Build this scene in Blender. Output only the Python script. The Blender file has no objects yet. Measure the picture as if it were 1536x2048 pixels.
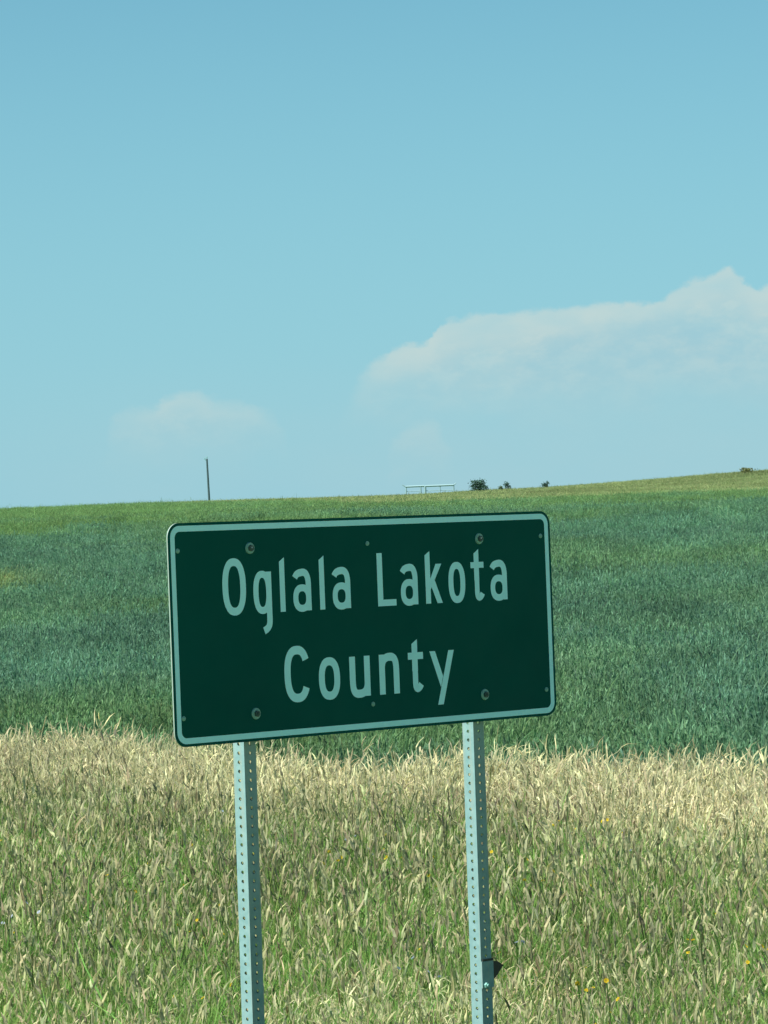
import bpy, bmesh, math, random
import numpy as np
from mathutils import Matrix, Vector
R = math.radians
scene = bpy.context.scene
col = scene.collection
rng = np.random.RandomState(11)
random.seed(5)

# ---------------------------------------------------------------- camera
EYE = 1.86                       # eye height over the ditch where the sign stands
FPX, PITCH, ROLL = 7802.5, 0.011305, 0.032782
cam = bpy.data.objects.new('camera', bpy.data.cameras.new('camera'))
col.objects.link(cam)
cam.data.sensor_fit = 'VERTICAL'
cam.data.sensor_height = 36.0
cam.data.lens = FPX / 2048 * 36.0
cam.data.clip_start = 0.1
cam.data.clip_end = 30000
cam.matrix_world = (Matrix.Translation((0, 0, EYE)) @ Matrix.Rotation(math.pi / 2 + PITCH, 4, 'X')
                    @ Matrix.Rotation(-ROLL, 4, 'Z'))
scene.camera = cam

# ---------------------------------------------------------------- sun and sky
SUN_EL = R(54)
SUN_AZ = math.atan2(-0.82, -0.55)         # clockwise from +Y: from the left, a little behind the camera
sd = Vector((math.sin(SUN_AZ) * math.cos(SUN_EL), math.cos(SUN_AZ) * math.cos(SUN_EL), math.sin(SUN_EL)))
sl = bpy.data.lights.new('sun', 'SUN')
sl.energy = 5.0
sl.angle = R(0.6)
sl.color = (1.0, 0.965, 0.88)
so = bpy.data.objects.new('sun', sl)
col.objects.link(so)
so.rotation_euler = sd.to_track_quat('Z', 'Y').to_euler()
so.location = (-30, -15, 40)

SKY_STRENGTH = 0.05
SKY_TINT = (0.57, 1.06, 0.96)
HAZE = (3.0, 5.6, 7.0)          # pale air low over the whole horizon
world = bpy.data.worlds.new('World')
scene.world = world
world.use_nodes = True
wt = world.node_tree
for n_ in list(wt.nodes):
    wt.nodes.remove(n_)


class NT:
    """small helper to wire math nodes"""
    def __init__(self, tree):
        self.t = tree

    def put(self, sock, v):
        if v is None:
            return
        if hasattr(v, 'is_linked'):
            self.t.links.new(v, sock)
        else:
            sock.default_value = v

    def m(self, op, a, b=None, c=None, clamp=False):
        n = self.t.nodes.new('ShaderNodeMath')
        n.operation = op
        n.use_clamp = clamp
        self.put(n.inputs[0], a)
        self.put(n.inputs[1], b)
        self.put(n.inputs[2], c)
        return n.outputs[0]

    def smooth(self, v, a, b, lo=0.0, hi=1.0):
        n = self.t.nodes.new('ShaderNodeMapRange')
        n.interpolation_type = 'SMOOTHSTEP'
        for i, q in enumerate((v, a, b, lo, hi)):
            self.put(n.inputs[i], q)
        return n.outputs[0]

    def mix(self, f, a, b, blend='MIX'):
        n = self.t.nodes.new('ShaderNodeMix')
        n.data_type = 'RGBA'
        n.blend_type = blend
        self.put(n.inputs[0], f)
        self.put(n.inputs[6], a if hasattr(a, 'is_linked') else (*a, 1))
        self.put(n.inputs[7], b if hasattr(b, 'is_linked') else (*b, 1))
        return n.outputs[2]

    def noise(self, vec, scale, detail=4, rough=0.5, color=False):
        n = self.t.nodes.new('ShaderNodeTexNoise')
        self.put(n.inputs['Vector'], vec)
        n.inputs['Scale'].default_value = scale
        n.inputs['Detail'].default_value = detail
        n.inputs['Roughness'].default_value = rough
        return n.outputs['Color' if color else 'Fac']

    def comb(self, x, y, z):
        n = self.t.nodes.new('ShaderNodeCombineXYZ')
        for i, q in enumerate((x, y, z)):
            self.put(n.inputs[i], q)
        return n.outputs[0]

    def sep(self, v):
        n = self.t.nodes.new('ShaderNodeSeparateXYZ')
        self.put(n.inputs[0], v)
        return n.outputs

    def curve(self, v, pts):
        n = self.t.nodes.new('ShaderNodeFloatCurve')
        c = n.mapping.curves[0]
        n.mapping.use_clip = True
        pts = sorted(pts)
        c.points[0].location = pts[0]
        c.points[1].location = pts[-1]
        for p in pts[1:-1]:
            c.points.new(*p)
        for p in c.points:
            p.handle_type = 'VECTOR'
        n.mapping.update()
        self.put(n.inputs['Value'], v)
        return n.outputs[0]


w = NT(wt)
sky = wt.nodes.new('ShaderNodeTexSky')
sky.sky_type = 'NISHITA'
sky.sun_disc = False
sky.sun_elevation = SUN_EL
sky.sun_rotation = SUN_AZ
sky.altitude = 900
sky.air_density = 1.0
sky.dust_density = 0.0
sky.ozone_density = 3.0
base = w.mix(1.0, sky.outputs[0], SKY_TINT, 'MULTIPLY')
tc = wt.nodes.new('ShaderNodeTexCoord')
dx, dy, dz = w.sep(tc.outputs['Generated'])
az = w.m('MULTIPLY', w.m('ARCTAN2', dx, dy), 180 / math.pi)
el = w.m('MULTIPLY', w.m('ARCSINE', dz), 180 / math.pi)
base = w.mix(w.m('MULTIPLY', w.m('POWER', w.smooth(el, -2.0, 16.0, 1.0, 0.0), 1.3), 0.95), base, HAZE)
vec = w.comb(az, w.m('MULTIPLY', el, 1.5), 0.0)
n1 = w.m('SUBTRACT', w.noise(vec, 2.0, 5, 0.62), 0.5)
n2 = w.m('SUBTRACT', w.noise(w.comb(w.m('ADD', az, 31.7), w.m('MULTIPLY', el, 1.5), 4.2), 1.9, 4, 0.62), 0.5)
soft = w.noise(w.comb(az, w.m('MULTIPLY', el, 2.2), 9.0), 0.8, 3, 0.5)
azw = w.m('ADD', az, w.m('MULTIPLY', n2, 0.42))
elw = w.m('ADD', el, w.m('MULTIPLY', n1, 0.34))
PER = 28.0                                 # the cloud bank goes on round the horizon
u = w.m('FRACT', w.m('ADD', w.m('DIVIDE', azw, PER), 0.5))


def cpts(pts, edge=0.0):
    p = [((a + PER / 2) / PER, max(0.0, e / 8.0)) for a, e in pts]
    return [(0.0, edge)] + p + [(1.0, edge)]


def layer(pts, edge_w, lo, hi):
    top = w.m('MULTIPLY', w.curve(u, cpts(pts)), 8.0)
    below = w.m('SUBTRACT', top, elw)                 # degrees below the cloud's upper outline
    m_ = w.smooth(below, 0.0, w.smooth(elw, lo, hi, 0.9, edge_w))   # frayed towards the base
    f_ = w.smooth(elw, lo, hi)                        # dissolves downward
    on = w.smooth(top, 0.3, 1.2)
    return w.m('MULTIPLY', w.m('MULTIPLY', m_, f_), on), below


bank = [(-0.9, 0.2), (-0.55, 2.3), (-0.345, 2.62), (-0.132, 2.88), (0.242, 3.1), (0.54, 3.15), (0.743, 3.13), (0.81, 3.33), (0.99, 3.47),
        (1.5, 3.56), (2.17, 3.58), (2.76, 3.62), (3.42, 3.63), (4.0, 3.62), (4.3, 3.75), (4.56, 3.96), (4.89, 4.0), (5.12, 4.1),
        (5.4, 3.96), (5.55, 3.77), (5.73, 3.85), (6.3, 4.1), (7.2, 3.9), (8.5, 3.4), (9.6, 2.6), (10.3, 0.2)]
inner = [(1.4, 0.2), (1.9, 2.75), (2.23, 3.05), (2.45, 3.23), (2.9, 3.35), (3.56, 3.46), (4.22, 3.49), (4.73, 3.45), (5.3, 3.2), (5.9, 3.05), (7.5, 2.9), (8.6, 0.2)]
small = [(-4.6, 0.2), (-4.0, 2.1), (-3.82, 2.3), (-3.3, 2.4), (-3.15, 2.53), (-2.64, 2.56), (-2.35, 2.4), (-1.9, 2.37), (-1.45, 2.12), (-1.1, 0.2)]
low = [(-0.1, 0.2), (0.05, 1.55), (0.28, 1.9), (0.5, 2.03), (0.8, 2.0), (0.93, 1.8), (1.1, 1.4), (1.3, 0.2)]
CW = (5.75, 7.0, 6.75)     # sunlit cloud (background units, before strength)
CM = (4.25, 6.2, 6.6)      # hollows of the cloud
CS = (3.30, 5.85, 6.70)     # shaded, hazy cloud
mb, bb = layer(bank, 0.12, 1.7, 3.1)
mi, bi = layer(inner, 0.30, 1.5, 3.1)
ms, bs = layer(small, 0.18, 1.3, 2.5)
ml, bl = layer(low, 0.2, 0.8, 1.95)
softk = w.smooth(soft, 0.25, 0.7, 0.6, 1.0)
puff = w.noise(w.comb(w.m('ADD', az, 11.3), w.m('MULTIPLY', el, 1.7), 2.0), 2.6, 5, 0.6)
lit = w.smooth(puff, 0.35, 0.68)                      # sunlit heads against softer hollows


def cloud(under, mask, below, amount, rim_w):
    rim = w.m('MULTIPLY', w.smooth(below, rim_w, rim_w * 0.15), 0.75)
    tone = w.m('MAXIMUM', rim, w.m('MULTIPLY', lit, 0.62))
    body = w.mix(tone, CM, CW)
    return w.mix(w.m('MULTIPLY', w.m('MULTIPLY', mask, softk), amount), under, body)


c1 = cloud(base, mb, bb, 0.95, 0.85)
c2 = w.mix(w.m('MULTIPLY', mi, w.smooth(puff, 0.25, 0.7, 0.68, 0.38)), c1, CS)
c3 = cloud(c2, ms, bs, 0.80, 0.6)
c4 = cloud(c3, ml, bl, 0.42, 0.5)
# thin veil trailing down from the bank towards the skyline
spread = w.curve(u, [(0.0, 0.15), (0.30, 0.25), (0.38, 0.75), (0.44, 0.55), (0.54, 1.0), (0.80, 1.0), (1.0, 0.15)])
veil = w.m('MULTIPLY', w.smooth(soft, 0.15, 0.75, 0.6, 1.0), w.m('MULTIPLY', spread, w.smooth(el, 3.3, 1.3)))
c4 = w.mix(w.m('MULTIPLY', veil, 0.38), c4, CM)
bg = wt.nodes.new('ShaderNodeBackground')
bg.inputs[1].default_value = SKY_STRENGTH
wt.links.new(c4, bg.inputs[0])
wo = wt.nodes.new('ShaderNodeOutputWorld')
wt.links.new(bg.outputs[0], wo.inputs[0])

vs = scene.view_settings
vs.view_transform = 'Standard'
vs.look = 'None'
vs.exposure = 1.0
vs.gamma = 1.0
scene.render.engine = 'CYCLES'
scene.cycles.use_adaptive_sampling = True
scene.cycles.adaptive_threshold = 0.02
scene.cycles.max_bounces = 4
scene.cycles.diffuse_bounces = 2
scene.cycles.glossy_bounces = 2
scene.cycles.transmission_bounces = 2


# ---------------------------------------------------------------- helpers
def tag(o, label=None, cat=None, group=None, kind=None):
    for k, v in (('label', label), ('category', cat), ('group', group), ('kind', kind)):
        if v:
            o[k] = v
    return o


def empty(name, loc, rz=0.0):
    o = bpy.data.objects.new(name, None)
    col.objects.link(o)
    o.empty_display_size = 0.2
    o.location = loc
    o.rotation_euler = (0, 0, rz)
    return o


def obj(name, me, mat, parent=None):
    if isinstance(me, bmesh.types.BMesh):
        b = me
        me = bpy.data.meshes.new(name)
        b.to_mesh(me)
        b.free()
    o = bpy.data.objects.new(name, me)
    col.objects.link(o)
    if mat and not me.materials:
        me.materials.append(mat)
    o.parent = parent
    return o


def box(b, x0, x1, y0, y1, z0, z1):
    vs_ = [b.verts.new((x, y, z)) for z in (z0, z1) for y in (y0, y1) for x in (x0, x1)]
    for f in ((0, 2, 3, 1), (4, 5, 7, 6), (0, 1, 5, 4), (2, 6, 7, 3), (0, 4, 6, 2), (1, 3, 7, 5)):
        b.faces.new([vs_[i] for i in f])


def tube(b, p0, p1, r0, r1, n=8, cap=True):
    p0, p1 = Vector(p0), Vector(p1)
    d = (p1 - p0).normalized()
    a = d.orthogonal().normalized()
    c = d.cross(a)
    rings = []
    for p, r in ((p0, r0), (p1, r1)):
        rings.append([b.verts.new(p + (a * math.cos(2 * math.pi * i / n) + c * math.sin(2 * math.pi * i / n)) * r) for i in range(n)])
    for i in range(n):
        b.faces.new((rings[0][i], rings[0][(i + 1) % n], rings[1][(i + 1) % n], rings[1][i]))
    if cap:
        b.faces.new(rings[0][::-1])
        b.faces.new(rings[1])


def principled(name, color, rough=0.5, metal=0.0, spec=0.5):
    m = bpy.data.materials.new(name)
    m.use_nodes = True
    p = m.node_tree.nodes['Principled BSDF']
    p.inputs['Base Color'].default_value = (*color, 1)
    p.inputs['Roughness'].default_value = rough
    p.inputs['Metallic'].default_value = metal
    p.inputs['Specular IOR Level'].default_value = spec
    return m, NT(m.node_tree), p


def objcoord(k):
    return k.t.nodes.new('ShaderNodeTexCoord').outputs['Object']


# value noise for laying out plants and terrain
_tab = np.random.RandomState(3).rand(256, 256)


def vnoise(x, y):
    xi = np.floor(x).astype(int)
    yi = np.floor(y).astype(int)
    fx = x - xi
    fy = y - yi
    fx = fx * fx * (3 - 2 * fx)
    fy = fy * fy * (3 - 2 * fy)
    g = lambda a, b: _tab[a % 256, b % 256]
    return (g(xi, yi) * (1 - fx) + g(xi + 1, yi) * fx) * (1 - fy) + (g(xi, yi + 1) * (1 - fx) + g(xi + 1, yi + 1) * fx) * fy


def fbm(x, y, o=4):
    s, a, t = 0, 1.0, 0
    for i in range(o):
        s = s + a * vnoise(x * 2 ** i + 17.3 * i, y * 2 ** i + 5.1 * i)
        t += a
        a *= 0.5
    return s / t


def sstep(v, a, b):
    t = np.clip((v - a) / (b - a), 0, 1)
    return t * t * (3 - 2 * t)


# ---------------------------------------------------------------- terrain
PY = np.array([-400, -30, 2, 5, 8, 11, 15, 20, 28, 36, 45, 60, 100, 150, 200, 260, 330, 380, 420, 460, 520, 700, 1200, 6000])
PZ = np.array([-1.5, -1.5, -1.5, -1.66, -1.82, -1.86, -1.85, -1.80, -1.72, -1.58, -1.42, -1.05, 0.1, 1.3, 2.3, 3.42, 4.74, 5.85, 6.58, 7.0, 7.0, 4.0, -6, -60])
_fy = np.concatenate([np.arange(-400, 0, 20), np.arange(0, 600, 0.5), np.arange(600, 6001, 20)])
_fz = np.interp(_fy, PY, PZ)
_s = _fz.copy()
for i in range(3):                                   # round the profile off
    k_ = np.interp(_fy, _fy, _s)
    _s = (np.interp(_fy - 0.04 * np.abs(_fy), _fy, k_) + 2 * k_ + np.interp(_fy + 0.04 * np.abs(_fy), _fy, k_)) / 4
RX = np.array([-0.3, -0.098, -0.079, -0.06, -0.045, 0.0, 0.012, 0.0248, 0.043, 0.068, 0.085, 0.0988, 0.15, 0.3]) * 420
RZ = (np.array([0.0130, 0.0143, 0.0149, 0.0152, 0.0153, 0.0151, 0.0152, 0.0158, 0.0161, 0.0172, 0.0181, 0.0186, 0.0200, 0.02]) - 0.0157) * 420


def ground_z(x, y):
    x = np.asarray(x, float)
    y = np.asarray(y, float)
    z = np.interp(y, _fy, _s) + EYE
    b = sstep(y, 300, 415) * (1 - sstep(y, 480, 800))
    z = z + b * np.interp(x, RX, RZ)
    amp = 0.05 * sstep(y, 8, 20) + 0.25 * sstep(y, 50, 140)
    z = z + amp * (fbm(x / 18 + 40, y / 18 + 9, 3) - 0.5) * 2 * (0.4 + 0.6 * sstep(np.abs(y - 415), 10, 120))
    z = z + 0.05 * (fbm(x / 0.9, y / 0.9, 2) - 0.5) * (1 - sstep(y, 40, 80))
    return z


BX = np.array([-9, -3.1, -1.65, -0.85, 0.0, 0.7, 1.3, 2.3, 9])
BY = np.array([34, 29.4, 28.0, 26.4, 24.6, 24.4, 23.9, 23.2, 21.5])


def border_y(x):
    x = np.asarray(x, float)
    return np.interp(x, BX, BY) + 2.6 * (fbm(x / .8 + 90, x * 0 + 4.5, 3) - .5)


ys = np.concatenate([np.arange(-60, 8, 4), np.arange(8, 40, 0.5), 40 * 1.022 ** np.arange(0, 232)])
us = np.linspace(-1, 1, 121)
us = np.sign(us) * np.abs(us) ** 1.6
V, F = [], []
for y in ys:
    half = 60 + 0.45 * max(y, 0)
    xs = us * half
    V.append(np.stack([xs, np.full_like(xs, y), ground_z(xs, np.full_like(xs, y))], 1))
nx = len(us)
V = np.concatenate(V)
for j in range(len(ys) - 1):
    for i in range(nx - 1):
        a = j * nx + i
        F.append((a, a + 1, a + 1 + nx, a + nx))
gm = bpy.data.meshes.new('ground')
gm.from_pydata(V.tolist(), [], F)
# what grows or lies there: verge thatch, crop soil, ridge pasture
gx, gy = V[:, 0], V[:, 1]
edge = border_y(gx)
verge = 1 - sstep(gy, edge - 0.4, edge + 0.6)


def pasture_edge(x):
    return np.interp(x, [-60, -30, -10, 0, 10, 60], [440, 430, 330, 256, 250, 250])


past = sstep(gy, pasture_edge(gx) - 2, pasture_edge(gx) + 3)
cols = np.zeros((len(V), 4))
cV, cF, cP = np.array((0.26, 0.27, 0.12)), np.array((0.05, 0.14, 0.075)), np.array((0.14, 0.21, 0.085))
cols[:, :3] = cF + verge[:, None] * (cV - cF)
cols[:, :3] += past[:, None] * (cP - cols[:, :3])
cols[:, 3] = 1
ca = gm.color_attributes.new('cover', 'FLOAT_COLOR', 'POINT')
ca.data.foreach_set('color', cols.ravel())
for p in gm.polygons:
    p.use_smooth = True
gmat, gk, gp = principled('ground_cover', (0.1, 0.1, 0.05), 0.95, 0, 0.1)
at_ = gk.t.nodes.new('ShaderNodeAttribute')
at_.attribute_name = 'cover'
oc = objcoord(gk)
gn = gk.noise(oc, 1.7, 6, 0.65)
gn2 = gk.noise(oc, 0.12, 4, 0.55)
gc = gk.mix(1.0, at_.outputs['Color'], gk.mix(gn, (0.55, 0.6, 0.6), (1.4, 1.35, 1.3)), 'MULTIPLY')
gc = gk.mix(1.0, gc, gk.mix(gn2, (0.75, 0.8, 0.8), (1.25, 1.2, 1.15)), 'MULTIPLY')
gk.put(gp.inputs['Base Color'], gc)
bmp = gk.t.nodes.new('ShaderNodeBump')
bmp.inputs['Strength'].default_value = 0.6
bmp.inputs['Distance'].default_value = 0.1
gk.put(bmp.inputs['Height'], gk.noise(oc, 6.0, 5, 0.7))
gk.put(gp.inputs['Normal'], bmp.outputs[0])
ground = obj('ground', gm, gmat)
tag(ground, kind='structure')

# ---------------------------------------------------------------- road sign
SX, SY = -0.0467, 11.1214
SZ = EYE - 0.1913
TH, TILT = 0.78023, 0.00743
WS, HS, TS = 1.524, 0.6096, 0.004
gz0 = float(ground_z(SX, SY))
sign = empty('road_sign', (SX, SY, gz0), TH)
tag(sign, 'dark green county name sign with pale border on two perforated steel posts', 'road sign')
zc = SZ - gz0                                        # panel centre above the base

green, kg, pg = principled('sign_green', (0.001, 0.05, 0.036), 0.6, 0, 0.04)
oc = objcoord(kg)
kg.put(pg.inputs['Base Color'], kg.mix(kg.noise(oc, 3.5, 5, 0.6), (0.0003, 0.056, 0.048), (0.0006, 0.080, 0.068)))
kg.put(pg.inputs['Roughness'], kg.smooth(kg.noise(oc, 9, 5, 0.6), 0.3, 0.7, 0.5, 0.68))
white, kw, pw = principled('sign_sheeting_white', (0.4, 0.8, 0.76), 0.6, 0, 0.1)
oc = objcoord(kw)
kw.put(pw.inputs['Base Color'], kw.mix(kw.noise(oc, 14, 5, 0.65), (0.34, 0.74, 0.80), (0.43, 0.85, 0.92)))
alu, ka, pa = principled('bare_aluminium', (0.30, 0.42, 0.37), 0.5, 0.3)
galv, kv, pv = principled('galvanised_steel', (0.42, 0.55, 0.56), 0.6, 0.0, 0.3)
oc = objcoord(kv)
gcol = kv.mix(kv.noise(oc, 38, 4, 0.6), (0.10, 0.22, 0.225), (0.25, 0.40, 0.40))
gcol = kv.mix(kv.smooth(kv.noise(kv.comb(kv.m('MULTIPLY', kv.sep(oc)[0], 40), kv.m('MULTIPLY', kv.sep(oc)[1], 40), kv.sep(oc)[2]), 2.2, 5, 0.6), 0.5, 0.72, 0, 0.6),
              gcol, (0.24, 0.30, 0.26))
kv.put(pv.inputs['Base Color'], gcol)
kv.put(pv.inputs['Roughness'], kv.smooth(kv.noise(oc, 55, 3, 0.6), 0.3, 0.7, 0.4, 0.62))
dark, kd, pd_ = principled('dark_steel_and_shadow', (0.03, 0.036, 0.03), 0.6, 0.3)  # dark steel of the tab, and the painted shadow line over the plate
wash, kws, pws = principled('dull_zinc', (0.14, 0.34, 0.30), 0.6, 0.0)
boltm, kb_, pb_ = principled('bolt_steel', (0.018, 0.06, 0.055), 0.5, 0.0)


def rrect(w_, h_, r, n=8):
    out = []
    for cx, cz, a0 in ((w_ / 2 - r, h_ / 2 - r, 0), (-w_ / 2 + r, h_ / 2 - r, 90), (-w_ / 2 + r, -h_ / 2 + r, 180), (w_ / 2 - r, -h_ / 2 + r, 270)):
        for i in range(n + 1):
            a = R(a0 + 90 * i / n)
            out.append((cx + r * math.cos(a), cz + r * math.sin(a)))
    return out


b = bmesh.new()
pts = rrect(WS, HS, 0.040)
fr = [b.verts.new((x, 0, z)) for x, z in pts]
bk = [b.verts.new((x, TS, z)) for x, z in pts]
b.faces.new(fr)
b.faces.new(bk[::-1])
for i in range(len(pts)):
    f = b.faces.new((fr[i], bk[i], bk[(i + 1) % len(pts)], fr[(i + 1) % len(pts)]))
    f.material_index = 1
bmesh.ops.recalc_face_normals(b, faces=b.faces)
for f in b.faces:                                    # back and edges are bare metal
    if f.normal.y > 0.5:
        f.material_index = 1
panel = obj('panel', b, green, sign)
panel.data.materials.append(alu)
panel.location = (0, 0, zc)
panel.rotation_euler = (0, -TILT, 0)

b = bmesh.new()
o_ = [b.verts.new((x, -0.0006, z)) for x, z in rrect(WS - 0.0185, HS - 0.0155, 0.032)]
i_ = [b.verts.new((x, -0.0006, z)) for x, z in rrect(WS - 0.0505, HS - 0.0475, 0.018)]
for i in range(len(o_)):
    j = (i + 1) % len(o_)
    b.faces.new((o_[i], i_[i], i_[j], o_[j]))
obj('border', b, white, panel)


# --- letters: condensed highway lettering, strokes cut as flat sheeting
class Glyph:
    def __init__(self, x, base_, s):
        self.x, self.y0, self.s = x, base_, s
        self.b = bmesh.new()
        self.k = 0

    def v(self, p):
        return self.b.verts.new(((self.x + p[0]) / 1000, -0.0007 - 0.0002 * self.k, (self.y0 + p[1]) / 1000))

    def poly(self, pts):
        self.b.faces.new([self.v(p) for p in pts])
        self.k += 1

    def ribbon(self, pts, s=None):
        s = (s or self.s) / 2
        P = np.array(pts, float)
        T = np.gradient(P, axis=0)
        T /= np.linalg.norm(T, axis=1)[:, None]
        N = np.stack([-T[:, 1], T[:, 0]], 1) * s
        l = [self.v(p) for p in P + N]
        r = [self.v(p) for p in P - N]
        for i in range(len(l) - 1):
            self.b.faces.new((l[i], r[i], r[i + 1], l[i + 1]))
        self.k += 1

    def ring(self, x0, x1, y0, y1, e=2.5, n=48, s=None):
        s = s or self.s
        cx, cy = (x0 + x1) / 2, (y0 + y1) / 2
        out = []
        for q in (0, s):
            a_, b_ = (x1 - x0) / 2 - q, (y1 - y0) / 2 - q
            ee = e if q == 0 else e * 1.05
            out.append([self.v((cx + a_ * abs(math.cos(t)) ** (2 / ee) * (1 if math.cos(t) >= 0 else -1),
                                cy + b_ * abs(math.sin(t)) ** (2 / ee) * (1 if math.sin(t) >= 0 else -1)))
                        for t in (2 * math.pi * (i + .5) / n for i in range(n))])
        for i in range(n):
            j = (i + 1) % n
            self.b.faces.new((out[0][i], out[0][j], out[1][j], out[1][i]))
        self.k += 1

    def done(self):
        bmesh.ops.recalc_face_normals(self.b, faces=self.b.faces)
        for f in self.b.faces:
            if f.normal.y > 0:
                f.normal_flip()
        return obj('letter', self.b, white, panel)


def bez(*P, n=10):
    P = [np.array(p, float) for p in P]
    out = []
    for t in np.linspace(0, 1, n):
        q = list(P)
        while len(q) > 1:
            q = [q[i] * (1 - t) + q[i + 1] * t for i in range(len(q) - 1)]
        out.append(tuple(q[0]))
    return out


def arc(cx, cy, rx, ry, a0, a1, e=2.5, n=28):
    out = []
    for i in range(n):
        t = R(a0 + (a1 - a0) * i / (n - 1))
        out.append((cx + rx * abs(math.cos(t)) ** (2 / e) * math.copysign(1, math.cos(t)),
                    cy + ry * abs(math.sin(t)) ** (2 / e) * math.copysign(1, math.sin(t))))
    return out


XH, CAP = 114.0, 152.0


def g_ring(x, y0, w_, h_, s):
    g = Glyph(x, y0, s)
    g.ring(0, w_, -3, h_ + 3, 2.35)
    g.done()


def g_a(x, y0, w_, s):
    g = Glyph(x, y0, s)
    h = s / 2
    g.ribbon(bez((8, XH - 21), (14, XH - 9), (24, XH - h + 3), (40, XH - h + 4)) + bez((40, XH - h + 4), (w_ - h - 4, XH - h + 3), (w_ - h - 1, XH - 24), (w_ - h, XH - 36))[1:] + [(w_ - h, y) for y in (60, 40, 20, 0)])
    g.ring(0, w_ - 1, -3, 74, 2.3, s=s * 0.95)
    g.done()


def g_g(x, y0, w_, s):
    g = Glyph(x, y0, s)
    h = s / 2
    g.ring(0, w_ - 1, -3, XH + 3, 2.35, s=s * 0.95)
    g.ribbon([(w_ - h, y) for y in (XH, 80, 40, 0, -20)] + bez((w_ - h, -20), (w_ - h, -38), (w_ - h - 7, -44), (w_ - 33, -50))[1:])
    g.done()


def g_l(x, y0, s):
    g = Glyph(x, y0, s)
    g.poly([(0, 0), (s, 0), (s, CAP), (0, CAP - 12)])
    g.done()


def g_L(x, y0, w_, s):
    g = Glyph(x, y0, s)
    g.poly([(0, 0), (w_, 0), (w_, s - 2), (s + 1, s - 2), (s + 1, CAP), (0, CAP)])
    g.done()


def g_k(x, y0, w_, s):
    g = Glyph(x, y0, s)
    g.poly([(0, 0), (s, 0), (s, CAP), (0, CAP - 12)])
    g.poly([(s - 3, 36), (s - 3, 66), (w_ - s - 4, XH), (w_, XH)])
    g.poly([(w_ - s - 1, 0), (w_, 0), (35, 74), (23, 50)])
    g.done()


def g_t(x, y0, s, bar):
    g = Glyph(x, y0, s)
    h = s / 2
    l = bar * 0.27
    g.poly([(l, 60), (l + s, 60), (l + s, CAP), (l, CAP - 13)])
    g.ribbon([(l + h, y) for y in (62, 50, 36, 26)] + bez((l + h, 26), (l + h, 6), (l + h + 8, 7), (l + h + 17, 10), (l + s + 12, 22))[1:], s * 0.93)
    g.poly([(0, XH - s + 3), (bar, XH - s + 3), (bar, XH), (0, XH)])
    g.done()


def g_C(x, y0, w_, s):
    g = Glyph(x, y0, s)
    h = s / 2
    g.ribbon(arc(w_ / 2 - 1, CAP / 2, w_ / 2 - h, CAP / 2 + 3 - h, 30, 330, 2.5, 44))
    g.done()


def g_u(x, y0, w_, s):
    g = Glyph(x, y0, s)
    h = s / 2
    g.ribbon([(h, y) for y in (XH, 80, 45)] + bez((h, 45), (h, 8), (24, h - 4), (w_ / 2 - 2, h - 4))[1:] + bez((w_ / 2 - 2, h - 4), (w_ - 26, h - 4), (w_ - h - 3, 14), (w_ - h, 34))[1:])
    g.poly([(w_ - s, 0), (w_, 0), (w_, XH), (w_ - s, XH)])
    g.done()


def g_n(x, y0, w_, s):
    g = Glyph(x, y0, s)
    h = s / 2
    g.poly([(0, 0), (s, 0), (s, XH), (0, XH)])
    g.ribbon(bez((h, XH - 34), (h + 3, XH - 14), (26, XH - h + 4), (w_ / 2 + 2, XH - h + 4)) + bez((w_ / 2 + 2, XH - h + 4), (w_ - 24, XH - h + 4), (w_ - h, XH - 8), (w_ - h, XH - 45))[1:] + [(w_ - h, y) for y in (45, 20, 0)])
    g.done()


def g_y(x, y0, w_, s):
    g = Glyph(x, y0, s)
    g.poly([(0, XH), (s, XH), (53, 40), (43, 8)])
    g.poly([(w_ - s, XH), (w_, XH), (51, -42), (28, -42)])
    g.done()


B1, S1 = 48.0, 20.5
g_ring(-568, B1, 88, CAP, 21.5)
g_g(-453, B1, 69, S1)
g_l(-352, B1, S1 - 1)
g_a(-302, B1, 70, S1)
g_l(-199, B1, S1 - 1)
g_a(-149, B1, 71, S1)
g_L(30, B1, 74, S1)
g_a(123, B1, 70, S1)
g_k(225, B1, 68, S1)
g_ring(320, B1, 70, XH, S1)
g_t(414, B1, S1, 55)
g_a(496, B1, 71, S1)
B2, S2 = -204.0, 23.0
g_C(-346, B2, 99, S2 + 1)
g_ring(-215, B2, 83, XH, S2)
g_u(-94, B2, 81, S2)
g_n(24, B2, 80, S2)
g_t(141, B2, S2, 62)
g_y(230, B2, 101, S2)

# fasteners
for x, z in ((-0.460, 0.229), (0.455, 0.230), (-0.460, -0.229), (0.455, -0.227)):
    b = bmesh.new()
    tube(b, (x, 0.0005, z), (x, -0.0035, z), 0.0165, 0.0150, 20)
    wo_ = obj('washer', b, wash, panel)
    b = bmesh.new()
    tube(b, (x, -0.003, z), (x, -0.0095, z), 0.0092, 0.0088, 6)
    tube(b, (x + 0.001, -0.009, z), (x + 0.001, -0.013, z), 0.004, 0.0035, 8)
    obj('bolt', b, boltm, panel)
for x, z in ((-0.727, 0.229), (-0.004, 0.229), (0.719, 0.231), (-0.728, -0.227), (-0.005, -0.229), (0.720, -0.227)):
    b = bmesh.new()
    tube(b, (x, 0.0005, z), (x, -0.0022, z), 0.0072, 0.0062, 12)
    tube(b, (x, -0.002, z), (x, -0.0042, z), 0.0050, 0.0026, 10)
    obj('rivet', b, wash, panel)
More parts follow.
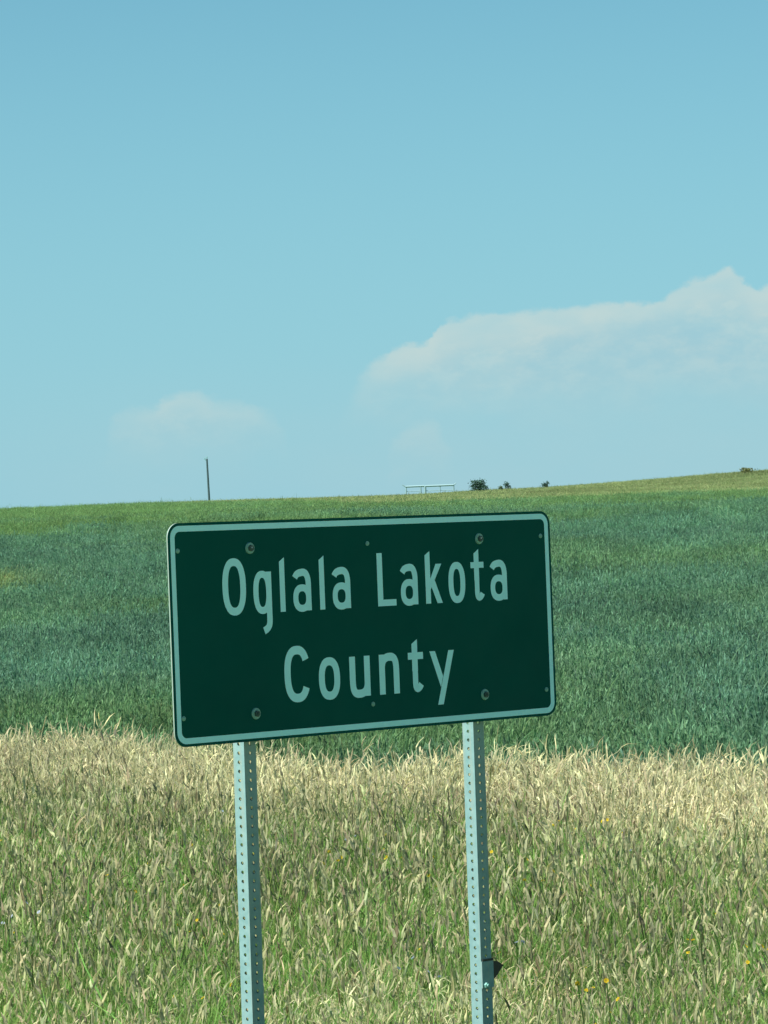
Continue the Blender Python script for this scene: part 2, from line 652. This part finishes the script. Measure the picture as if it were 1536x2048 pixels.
# stiffening channels riveted across the back
for z in (0.229, -0.229):
    b = bmesh.new()
    y0, y1 = TS + 0.0005, TS + 0.0240
    box(b, -0.700, 0.700, y0, y0 + 0.003, z - 0.020, z + 0.020)
    box(b, -0.700, 0.700, y0 + 0.003, y1, z - 0.020, z - 0.017)
    box(b, -0.700, 0.700, y0 + 0.003, y1, z + 0.017, z + 0.020)
    obj('stiffener', b, alu, panel)


# perforated square tube posts
def post_mesh(side, z0, z1):
    b = bmesh.new()
    pitch, r, n = 0.0254, 0.0056, 8
    h = side / 2
    rows = int((z1 - z0) / pitch)
    for (cx, cy, ux, uy) in ((0, -h, 1, 0), (h, 0, 0, 1), (0, h, -1, 0), (-h, 0, 0, -1)):
        for k in range(rows):
            zc_ = z0 + (k + 0.5) * pitch
            sq, ci = [], []
            for i in range(n):
                a = 2 * math.pi * (i + .5) / n
                ca_, sa_ = math.cos(a), math.sin(a)
                ci.append(b.verts.new((cx + ux * r * ca_, cy + uy * r * ca_, zc_ + r * sa_)))
                m_ = max(abs(ca_), abs(sa_))
                # outer ring of the cell
                ex, ez = ca_ / m_, sa_ / m_
                ex, ez = (math.copysign(1, ca_) if abs(ex) > .4 else ex, math.copysign(1, sa_) if abs(ez) > .4 else ez)
                sq.append(b.verts.new((cx + ux * h * ex * 0.9999, cy + uy * h * ex * 0.9999, zc_ + pitch / 2 * ez)))
            for i in range(n):
                j = (i + 1) % n
                if (sq[i].co - sq[j].co).length > 1e-6:
                    b.faces.new((ci[i], sq[i], sq[j], ci[j]))
                else:
                    b.faces.new((ci[i], sq[i], ci[j]))
    bmesh.ops.remove_doubles(b, verts=b.verts, dist=2e-5)
    bmesh.ops.recalc_face_normals(b, faces=b.faces)
    return b


SIDE = 0.0445
PYO = TS + 0.0245 + SIDE / 2
for x in (-0.459, 0.455):
    gzz = float(ground_z(SX + x * math.cos(TH), SY + x * math.sin(TH))) - gz0
    top_ = zc + 0.285
    o = obj('post', post_mesh(SIDE, gzz - 0.35, top_), galv, sign)
    o.location = (x, PYO, 0)
    md = o.modifiers.new('wall', 'SOLIDIFY')
    md.thickness = 0.0027
    md.offset = -1
    if x > 0:
        rp = o
# splice plate and torn tab near the foot of one post
zt = EYE - 1.197 - gz0
b = bmesh.new()
box(b, -SIDE / 2 - 0.001, SIDE / 2 + 0.003, -SIDE / 2 - 0.0045, -SIDE / 2 - 0.0008, zt - 0.078, zt)
box(b, SIDE / 2 + 0.0008, SIDE / 2 + 0.003, -SIDE / 2 - 0.0008, SIDE / 2, zt - 0.078, zt)
br = obj('splice_plate', b, galv, rp)
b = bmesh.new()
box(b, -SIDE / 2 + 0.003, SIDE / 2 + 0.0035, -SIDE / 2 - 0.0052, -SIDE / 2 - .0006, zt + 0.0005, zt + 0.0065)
obj('shadow_strip', b, dark, br)  # dark strip painting the shadow line above the plate, not a real part
b = bmesh.new()
tri = [(SIDE / 2 + 0.0032, zt - 0.002), (SIDE / 2 + 0.020, zt - 0.004), (SIDE / 2 + 0.046, zt - 0.018), (SIDE / 2 + 0.020, zt - 0.043), (SIDE / 2 + 0.0032, zt - 0.056)]
f0 = [b.verts.new((x, -SIDE / 2 - 0.0045, z)) for x, z in tri]
f1 = [b.verts.new((x, -SIDE / 2 + 0.0005, z)) for x, z in tri]
b.faces.new(f0)
b.faces.new(f1[::-1])
for i in range(len(tri)):
    j = (i + 1) % len(tri)
    b.faces.new((f0[i], f1[i], f1[j], f0[j]))
bmesh.ops.recalc_face_normals(b, faces=b.faces)
obj('tab', b, dark, br)
b = bmesh.new()
tube(b, (-0.010, -SIDE / 2 - 0.004, zt - 0.070), (-0.010, -SIDE / 2 - 0.013, zt - 0.070), 0.009, 0.008, 6)
tube(b, (-0.010, -SIDE / 2 - 0.012, zt - 0.070), (-0.010, -SIDE / 2 - 0.018, zt - 0.070), 0.005, 0.0045, 8)
obj('bolt', b, wash, br)

# ---------------------------------------------------------------- plants: shared clump meshes, scattered as instances
def leaf_material(name, trans=0.3):
    m = bpy.data.materials.new(name)
    m.use_nodes = True
    t = m.node_tree
    t.nodes.remove(t.nodes['Principled BSDF'])
    k = NT(t)
    a = t.nodes.new('ShaderNodeAttribute')
    a.attribute_name = 'col'
    i = t.nodes.new('ShaderNodeAttribute')
    i.attribute_type = 'INSTANCER'
    i.attribute_name = 'tint'
    c = k.mix(1.0, a.outputs['Color'], i.outputs['Color'], 'MULTIPLY')
    d = t.nodes.new('ShaderNodeBsdfDiffuse')
    tr = t.nodes.new('ShaderNodeBsdfTranslucent')
    k.put(d.inputs['Color'], c)
    k.put(tr.inputs['Color'], c)
    mx = t.nodes.new('ShaderNodeMixShader')
    mx.inputs[0].default_value = trans
    t.links.new(d.outputs[0], mx.inputs[1])
    t.links.new(tr.outputs[0], mx.inputs[2])
    t.links.new(mx.outputs[0], t.nodes['Material Output'].inputs['Surface'])
    return m


leafm = leaf_material('grass_blades', 0.5)


class Clump:
    def __init__(self, seed):
        self.r = np.random.RandomState(seed)
        self.V, self.F, self.C = [], [], []

    def blade(self, p, d, up, L, wd, lean, c0, c1, seg=3, taper=True):
        """ribbon leaning along d, width across"""
        n0 = len(self.V)
        side = np.array((-d[1], d[0], 0)) * math.cos(up) + np.array((d[0], d[1], 0)) * math.sin(up) * 0.6
        for i in range(seg + 1):
            t = i / seg
            off = lean * L * t ** 1.8
            z = L * (t - 0.28 * min(1.2, lean) * t ** 3)
            q = np.array((p[0] + d[0] * off, p[1] + d[1] * off, p[2] + z))
            ww = wd * (1 - 0.92 * t ** 1.6) if taper else wd
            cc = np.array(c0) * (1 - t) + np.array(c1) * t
            self.V += [q - side * ww / 2, q + side * ww / 2]
            self.C += [cc, cc]
        for i in range(seg):
            a = n0 + 2 * i
            self.F.append((a, a + 1, a + 3, a + 2))
        return q

    def head(self, q, d, L, wd, nod, c):
        """seed head: two crossed spindles"""
        for k in range(2):
            n0 = len(self.V)
            a = self.r.rand() * math.pi
            s = np.array((math.cos(a), math.sin(a), 0)) * wd / 2
            for t, ww in ((0, .25), (.3, 1), (.65, .8), (1, .1)):
                c_ = np.array(q) + np.array((d[0] * nod * L * t * t, d[1] * nod * L * t * t, L * t * (1 - .4 * nod * t)))
                j = self.r.normal(0, wd * .15, 3)
                self.V += [c_ - s * ww + j, c_ + s * ww + j]
                cc = np.array(c) * (0.85 + 0.3 * self.r.rand())
                self.C += [cc, cc]
            for i in range(3):
                b_ = n0 + 2 * i
                self.F.append((b_, b_ + 1, b_ + 3, b_ + 2))

    def mesh(self, name, mat):
        me = bpy.data.meshes.new(name)
        me.from_pydata([tuple(v) for v in self.V], [], self.F)
        c = np.ones((len(self.V), 4))
        c[:, :3] = np.array(self.C)
        a = me.color_attributes.new('col', 'FLOAT_COLOR', 'POINT')
        a.data.foreach_set('color', c.ravel())
        me.materials.append(mat)
        return bpy.data.objects.new(name, me)


def dirv(r):
    a = r.rand() * 2 * math.pi
    return (math.cos(a), math.sin(a))


TAN = (0.60, 0.58, 0.36)
STRAW = (0.48, 0.48, 0.28)
GRN = (0.105, 0.240, 0.052)
OLV = (0.20, 0.265, 0.090)


def dry_clump(seed):
    c = Clump(seed)
    r = c.r
    for i in range(30):
        p = (r.normal(0, .12), r.normal(0, .12), -.03)
        d = dirv(r)
        L = r.uniform(.22, .44)
        tip = c.blade(p, d, r.rand() * 3, L, .004, r.uniform(.05, .60), OLV, STRAW, 3, False)
        k = r.uniform(.8, 1.15)
        c.head(tip, d, r.uniform(.05, .11), r.uniform(.006, .0115), r.uniform(.1, 1.2), tuple(np.array(TAN) * k))
    for i in range(22):
        p = (r.normal(0, .12), r.normal(0, .12), -.02)
        g = r.rand()
        cc = np.array(GRN) * (1 - g) + np.array(STRAW) * g
        c.blade(p, dirv(r), r.rand() * 3, r.uniform(.12, .28), r.uniform(.004, .007), r.uniform(.3, 1.4), cc * .9, cc * 1.1)
    return c


def green_clump(seed):
    c = Clump(seed)
    r = c.r
    for i in range(52):
        p = (r.normal(0, .12), r.normal(0, .12), -.02)
        g = r.rand() ** 2.2
        cc = np.array(GRN) * (1 - g) + np.array(OLV) * 1.15 * g
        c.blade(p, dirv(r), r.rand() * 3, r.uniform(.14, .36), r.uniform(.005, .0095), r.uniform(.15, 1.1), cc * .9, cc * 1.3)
    for i in range(4):
        p = (r.normal(0, .12), r.normal(0, .12), -.02)
        d = dirv(r)
        tip = c.blade(p, d, r.rand() * 3, r.uniform(.25, .40), .005, r.uniform(.05, .35), GRN, OLV, 3, False)
        c.head(tip, d, r.uniform(.04, .08), r.uniform(.008, .013), r.uniform(.1, .6), (.42, .42, .24))
    return c


def crop_clump(seed):
    c = Clump(seed)
    r = c.r
    for i in range(38):
        p = (r.normal(0, .16), r.normal(0, .16), -.03)
        g = r.rand()
        cc = np.array((.058, .160, .090)) * (1 - g) + np.array((.120, .235, .150)) * g
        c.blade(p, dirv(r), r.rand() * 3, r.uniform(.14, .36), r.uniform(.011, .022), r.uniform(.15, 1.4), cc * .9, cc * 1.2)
    for i in range(12):
        p = (r.normal(0, .16), r.normal(0, .16), -.03)
        d = dirv(r)
        tip = c.blade(p, d, r.rand() * 3, r.uniform(.24, .36), .007, r.uniform(.05, .3), (.05, .16, .09), (.09, .21, .13), 2, False)
        c.head(tip, d, r.uniform(.05, .09), r.uniform(.011, .019), r.uniform(.1, .6), (.125, .27, .185))
    return c


def pasture_clump(seed):
    c = Clump(seed)
    r = c.r
    for i in range(22):
        p = (r.normal(0, .16), r.normal(0, .16), -.03)
        g = r.rand()
        cc = np.array((.13, .215, .08)) * (1 - g) + np.array((.33, .36, .18)) * g
        c.blade(p, dirv(r), r.rand() * 3, r.uniform(.12, .34), r.uniform(.02, .035), r.uniform(.1, .9), cc * .85, cc * 1.15, 2)
    return c


def flower_clump(seed, pc):
    c = Clump(seed)
    r = c.r
    for i in range(4):
        p = (r.normal(0, .06), r.normal(0, .06), -.02)
        d = dirv(r)
        tip = c.blade(p, d, r.rand() * 3, r.uniform(.22, .38), .005, r.uniform(.05, .3), GRN, GRN, 3, False)
        bn = np.array((r.normal(0, .7), -.6 + r.normal(0, .6), .7))
        bn /= np.linalg.norm(bn)
        bu = np.cross(bn, (0.3, 0.9, 0.1))
        bu /= np.linalg.norm(bu)
        bv = np.cross(bn, bu)
        for k in range(6):                            # petals round the eye
            a = 2 * math.pi * k / 6 + r.rand() * .3
            e = (bu * math.cos(a) + bv * math.sin(a) + bn * .35) * .0075
            s = (-bu * math.sin(a) + bv * math.cos(a)) * .0038
            n0 = len(c.V)
            c.V += [tip - s * .4, tip + e * .7 - s, tip + e * 1.1, tip + e * .7 + s]
            c.C += [np.array(pc) * .8] + [np.array(pc)] * 3
            c.F.append((n0, n0 + 1, n0 + 2, n0 + 3))
    return c


def scatter(name, label, cat, sources, P, scl, idx, tint):
    lib = bpy.data.collections.new(name + '_sprigs')
    for o in sources:
        lib.objects.link(o)
    n = len(P)
    me = bpy.data.meshes.new(name)
    me.from_pydata(P.tolist(), [], [])
    r = np.random.RandomState(len(P))
    rot = np.stack([r.normal(0, .2, n), r.normal(0, .2, n), r.rand(n) * 6.283], 1)
    a = me.attributes.new('rot', 'FLOAT_VECTOR', 'POINT')
    a.data.foreach_set('vector', rot.astype(np.float32).ravel())
    a = me.attributes.new('scl', 'FLOAT_VECTOR', 'POINT')
    a.data.foreach_set('vector', scl.astype(np.float32).ravel())
    a = me.attributes.new('pick', 'INT', 'POINT')
    a.data.foreach_set('value', idx.astype(np.int32))
    a = me.attributes.new('tint', 'FLOAT_COLOR', 'POINT')
    a.data.foreach_set('color', np.concatenate([tint, np.ones((n, 1))], 1).astype(np.float32).ravel())
    o = obj(name, me, leafm)
    ng = bpy.data.node_groups.new(name + '_scatter', 'GeometryNodeTree')
    ng.interface.new_socket('Geometry', in_out='INPUT', socket_type='NodeSocketGeometry')
    ng.interface.new_socket('Geometry', in_out='OUTPUT', socket_type='NodeSocketGeometry')
    N = ng.nodes
    gi, go = N.new('NodeGroupInput'), N.new('NodeGroupOutput')
    ci = N.new('GeometryNodeCollectionInfo')
    ci.inputs['Collection'].default_value = lib
    ci.inputs['Separate Children'].default_value = True
    ci.inputs['Reset Children'].default_value = True

    def na(nm, ty):
        q = N.new('GeometryNodeInputNamedAttribute')
        q.data_type = ty
        q.inputs['Name'].default_value = nm
        return next(s for s in q.outputs if s.name == 'Attribute' and s.enabled)
    e2r = N.new('FunctionNodeEulerToRotation')
    ip = N.new('GeometryNodeInstanceOnPoints')
    ip.inputs['Pick Instance'].default_value = True
    Lk = ng.links.new
    Lk(gi.outputs[0], ip.inputs['Points'])
    Lk(ci.outputs[0], ip.inputs['Instance'])
    Lk(na('pick', 'INT'), ip.inputs['Instance Index'])
    Lk(na('rot', 'FLOAT_VECTOR'), e2r.inputs[0])
    Lk(e2r.outputs[0], ip.inputs['Rotation'])
    Lk(na('scl', 'FLOAT_VECTOR'), ip.inputs['Scale'])
    Lk(ip.outputs[0], go.inputs[0])
    md = o.modifiers.new('scatter', 'NODES')
    md.node_group = ng
    tag(o, label, cat, kind='stuff')
    return o


# --- verge
n = 52000
x = rng.uniform(-7, 7, n)
y = rng.uniform(9.5, 38, n)
k = (np.abs(x) < 1.4 + 0.125 * y) & (y < border_y(x) + rng.normal(0, .45, n))
x, y = x[k], y[k]
eb = border_y(x) - y
wid = np.interp(x, [-3, -1.2, 0, 1.0, 2.5], [8.5, 6.0, 4.2, 6.5, 9.5])
tan = 1 - sstep(eb, wid * .2, wid * .85) * 0.93
tan = tan + (fbm(x / .9 + 3, y / 2.2 + 8, 3) - .5) * 1.5 * sstep(eb, .5, 4)
for bx_, by_, sx_, sy_, am in ((-1.37, 19.2, .45, 1.4, -1.), (.85, 16.4, .65, 1.2, -1.), (-.35, 18.3, .6, 1.6, -.9), (-.9, 16.2, .6, .9, -.8), (0.2, 20.5, .5, 1.3, -.6),
                               (1.6, 20.6, .7, 2.0, .6), (-1.6, 17.6, .35, .8, .25), (0.15, 17.4, .3, .8, .35)):
    tan = tan + am * np.exp(-((x - bx_) / sx_) ** 2 - ((y - by_) / sy_) ** 2)
tan = np.clip(tan, 0.04, 1) ** 1.25
isdry = rng.rand(len(x)) < tan
patch = fbm(x / .8 + 50, y / 1.6 + 70, 3)


def tints(n, amp, warm=None):
    t = 1 + rng.normal(0, amp, (n, 1)) + rng.normal(0, amp * .22, (n, 3))
    return np.clip(t, .45, 1.7)


def scale3(n, lo, hi, extra=1.0):
    s = rng.uniform(lo, hi, n) * extra
    return np.stack([s, s, s * rng.uniform(.85, 1.15, n)], 1)


near = 0.72 + 0.28 * sstep(y, 11, 17)
xd, yd = x[isdry], y[isdry]
Pd = np.stack([xd, yd, ground_z(xd, yd)], 1)
td = tints(len(xd), .16) * (0.85 + .35 * patch[isdry])[:, None]
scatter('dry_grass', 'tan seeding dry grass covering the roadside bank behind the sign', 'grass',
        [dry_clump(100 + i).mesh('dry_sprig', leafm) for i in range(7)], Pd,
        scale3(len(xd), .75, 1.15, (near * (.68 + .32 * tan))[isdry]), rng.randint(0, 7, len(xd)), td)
g = ~isdry
xg, yg = x[g], y[g]
Pg = np.stack([xg, yg, ground_z(xg, yg)], 1)
tg = tints(len(xg), .2) * (0.7 + .65 * patch[g])[:, None]
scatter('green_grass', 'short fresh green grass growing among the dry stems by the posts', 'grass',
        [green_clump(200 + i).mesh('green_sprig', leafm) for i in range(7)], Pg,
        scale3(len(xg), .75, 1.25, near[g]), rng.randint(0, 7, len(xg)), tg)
m = 90
xf = rng.uniform(-3.5, 3.5, m)
yf = rng.uniform(12, 22, m)
Pf = np.stack([xf, yf, ground_z(xf, yf) + .05], 1)
scatter('wildflowers', 'tiny yellow and pale blue wildflowers dotted through the verge grass', 'wildflowers',
        [flower_clump(300 + i, (.75, .55, .04)).mesh('flower_sprig', leafm) for i in range(2)] + [flower_clump(310, (.42, .50, .58)).mesh('flower_sprig', leafm)], Pf,
        scale3(m, .8, 1.2), rng.choice([0, 1, 2], m, p=[.5, .32, .18]), tints(m, .1))

# --- crop field, thinning into larger tufts with distance
def band(y0, y1, dens, sc0, sc1, zs=1.0):
    area = (y1 - y0) * 2 * (0.135 * y1 + 3)
    n = int(area * dens)
    y = y0 + (y1 - y0) * rng.rand(n)
    x = rng.uniform(-1, 1, n) * (0.135 * y1 + 3)
    k = np.abs(x) < 0.135 * y + 3
    x, y = x[k], y[k]
    k = (y > border_y(x) - .1 + rng.normal(0, .45, len(x))) & (y < pasture_edge(x) + rng.normal(0, 1.0, len(x)))
    x, y = x[k], y[k]
    return x, y, scale3(len(x), sc0, sc1) * np.array((1, 1, zs))


parts = [band(20, 60, 24, .7, 1.05), band(60, 110, 9, .8, 1.3, .85), band(110, 220, 3, 1.0, 1.6, .65), band(220, 440, 1.2, 1.1, 1.9, .5)]
xc = np.concatenate([p[0] for p in parts])
yc = np.concatenate([p[1] for p in parts])
sc = np.concatenate([p[2] for p in parts])
Pc = np.stack([xc, yc, ground_z(xc, yc)], 1)
f1 = fbm(xc / 14 + 7, yc / 22 + 3, 4)[:, None]
f2 = (.5 * fbm(xc / 3 + 77, yc / 6 + 33, 3) + .5 * fbm(xc / .55 + 7, yc / 1.6 + 3, 2))[:, None]
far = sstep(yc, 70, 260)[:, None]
left = sstep(-xc / np.maximum(yc, 1), -.02, .08)[:, None]
tc_ = tints(len(xc), .17) * (0.48 + 1.08 * f2)
grn = np.array((1.42, 1.10, .66))
gry = np.array((1.08, .99, .95))
f3 = fbm(xc / 5 + 17, yc / 11 + 63, 3)[:, None]
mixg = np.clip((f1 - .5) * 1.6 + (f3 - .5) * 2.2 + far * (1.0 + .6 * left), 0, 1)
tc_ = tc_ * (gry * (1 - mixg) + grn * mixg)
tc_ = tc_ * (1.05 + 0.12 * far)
yl = np.exp(-((xc + 8.6) / 1.3) ** 2 - ((yc - 80) / 5.0) ** 2)[:, None]
tc_ = tc_ * (1 + yl * np.array((1.0, .35, -.05)))
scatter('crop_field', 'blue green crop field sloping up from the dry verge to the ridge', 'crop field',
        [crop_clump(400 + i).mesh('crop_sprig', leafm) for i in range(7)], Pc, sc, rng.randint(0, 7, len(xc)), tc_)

n = 80000
y = rng.uniform(245, 480, n)
x = rng.uniform(-1, 1, n) * (0.135 * 480 + 3)
k = (y > pasture_edge(x) + rng.normal(0, .8, n)) & (np.abs(x) < .135 * y + 3)
x, y = x[k], y[k]
Pp = np.stack([x, y, ground_z(x, y)], 1)
tp = tints(len(x), .12) * (0.45 + 1.1 * fbm(x / 12 + 5, y / 7 + 2, 3))[:, None]
scatter('ridge_pasture', 'pale yellow green pasture strip along the crest of the ridge', 'pasture',
        [pasture_clump(500 + i).mesh('pasture_sprig', leafm) for i in range(5)], Pp, scale3(len(x), .9, 1.5) * np.array((1, 1, .7)), rng.randint(0, 5, len(x)), tp)

# ---------------------------------------------------------------- things on the ridge
wood, kwd, pwd = principled('weathered_pole_wood', (0.10, 0.11, 0.105), 0.85, 0, 0.2)
kwd.put(pwd.inputs['Base Color'], kwd.mix(kwd.noise(objcoord(kwd), 3, 5, .6), (0.035, 0.070, 0.078), (0.06, 0.105, 0.11)))
px_, py_ = -0.0449 * 445, 445.0
pole = empty('utility_pole', (px_, py_, float(ground_z(px_, py_))))
tag(pole, 'bare wooden utility pole standing alone on the skyline', 'utility pole')
hp = EYE + 0.02640 * 445 - pole.location.z
b = bmesh.new()
tube(b, (0.13, 0, -1.0), (-0.02, 0, hp), 0.135, 0.10, 14)
obj('shaft', b, wood, pole)
b = bmesh.new()
tube(b, (-0.02, 0, hp - .02), (-0.02, 0, hp + .14), 0.03, 0.03, 8)
tube(b, (-0.02, 0, hp + .14), (-0.02, 0, hp + .26), 0.075, 0.05, 10)
obj('insulator', b, wash, pole)
b = bmesh.new()
tube(b, (-0.02, 0, hp - .25), (-0.26, -.05, hp - .05), 0.025, 0.025, 8)
tube(b, (-0.26, -.05, hp - .08), (-0.26, -.05, hp + .10), 0.055, 0.05, 10)
obj('side_bracket', b, wash, pole)

steel, kst, pst = principled('pale_pipe_steel', (0.24, 0.38, 0.41), 0.6, 0.3)
YR = 428.0
x0, x1 = 0.00535 * YR, 0.01842 * YR
xm = (x0 + x1) / 2
gzr = float(ground_z(xm, YR))
rack = empty('pipe_rack', (xm, YR, gzr))
tag(rack, 'low pale steel pipe rack with two top rails on the ridge', 'pipe rack')
zt_ = EYE + 0.01760 * YR - gzr
hw = (x1 - x0) / 2


def rx(px):
    return (px - 859) / 51.0 * hw


for a_, c_ in ((811, 849), (850, 907)):
    b = bmesh.new()
    tube(b, (rx(a_), 0, zt_), (rx(c_), 0, zt_ + .02), .11, .11, 8)
    obj('top_rail', b, steel, rack)
for q, c_ in ((811, 805), (907, 912)):
    b = bmesh.new()
    tube(b, (rx(q), 0, zt_), (rx(c_), 0, zt_ + .22), .07, .05, 8)
    obj('end_horn', b, steel, rack)
for q, r_ in ((812, .07), (841, .09), (850, .13), (880, .05), (907, .08)):
    b = bmesh.new()
    xx = rx(q)
    zz = float(ground_z(xm + xx, YR)) - gzr
    tube(b, (xx, 0, zz - .3), (xx, 0, zt_), r_, r_, 8)
    obj('leg', b, steel, rack)
for a_, c_ in ((812, 841), (850, 907)):
    b = bmesh.new()
    tube(b, (rx(a_), .05, zt_ * .5), (rx(c_), .05, zt_ * .5), .035, .035, 6)
    obj('brace', b, steel, rack)

bark, _, _ = principled('shrub_bark', (0.06, 0.05, 0.04), 0.9, 0, .1)
bushm = bpy.data.materials.new('shrub_leaves')
bushm.use_nodes = True
pb2 = bushm.node_tree.nodes['Principled BSDF']
kb2 = NT(bushm.node_tree)
pb2.inputs['Roughness'].default_value = .7
pb2.inputs['Specular IOR Level'].default_value = .2
at2 = bushm.node_tree.nodes.new('ShaderNodeAttribute')
at2.attribute_name = 'col'
kb2.put(pb2.inputs['Base Color'], at2.outputs['Color'])


def bush(label, X, Y, wd, ht, n, seed, ccol):
    r = np.random.RandomState(seed)
    gz = float(ground_z(X, Y))
    root = empty('bush', (X, Y, gz))
    tag(root, label, 'bush', 'bushes along the ridge')
    b = bmesh.new()
    tips = []
    for i in range(7):
        a = r.rand() * 6.28
        rr = wd * .42 * r.uniform(.25, 1)
        tip = Vector((math.cos(a) * rr, math.sin(a) * rr * .8, ht * r.uniform(.55, .92)))
        tips.append(tip)
        tube(b, (math.cos(a) * .05, math.sin(a) * .05, -.1), tip, .03 + .01 * wd, .012, 6)
    obj('stem', b, bark, root)
    V, F, C = [], [], []
    for i in range(n):
        t = tips[r.randint(len(tips))]
        if r.rand() < .45:                            # low skirt
            a = r.rand() * 6.28
            q = np.array((math.cos(a) * wd * .42 * r.rand() ** .5, math.sin(a) * wd * .38 * r.rand() ** .5, ht * r.uniform(.05, .55)))
        else:
            q = np.array(t) + r.normal(0, 1, 3) * np.array((wd * .10, wd * .10, ht * .10))
        u_ = r.normal(0, 1, 3)
        u_ /= np.linalg.norm(u_)
        v_ = np.cross(u_, r.normal(0, 1, 3))
        v_ /= np.linalg.norm(v_)
        s = r.uniform(.05, .11) * (0.6 + .2 * wd)
        n0 = len(V)
        V += [q - u_ * s, q - v_ * s * .5, q + u_ * s, q + v_ * s * .5]
        C += [np.array(ccol) * r.uniform(.6, 1.4)] * 4
        F.append((n0, n0 + 1, n0 + 2, n0 + 3))
    me = bpy.data.meshes.new('foliage')
    me.from_pydata([tuple(v) for v in V], [], F)
    c = np.ones((len(V), 4))
    c[:, :3] = np.array(C)
    ca_ = me.color_attributes.new('col', 'FLOAT_COLOR', 'POINT')
    ca_.data.foreach_set('color', c.ravel())
    obj('foliage', me, bushm, root)


DG = (.035, .085, .060)
bush('largest dark green bush on the ridge, just beside the pipe rack', .0247 * 400, 400, 2.2, 1.35, 1500, 1, DG)
bush('tiny low olive bush between the largest bush and its small upright neighbour', .0301 * 405, 405, .7, .6, 260, 2, (.06, .10, .05))
bush('small upright dark bush right of the largest bush on the ridge', .0320 * 405, 405, .85, 1.0, 420, 3, DG)
bush('small rounded dark bush standing alone on the skyline above the sign corner', .0415 * 412, 412, .85, .88, 420, 4, DG)
bush('sprawling olive yellow bush in the pasture at the far right', .0932 * 395, 395, 1.9, .62, 500, 5, (.11, .13, .045))
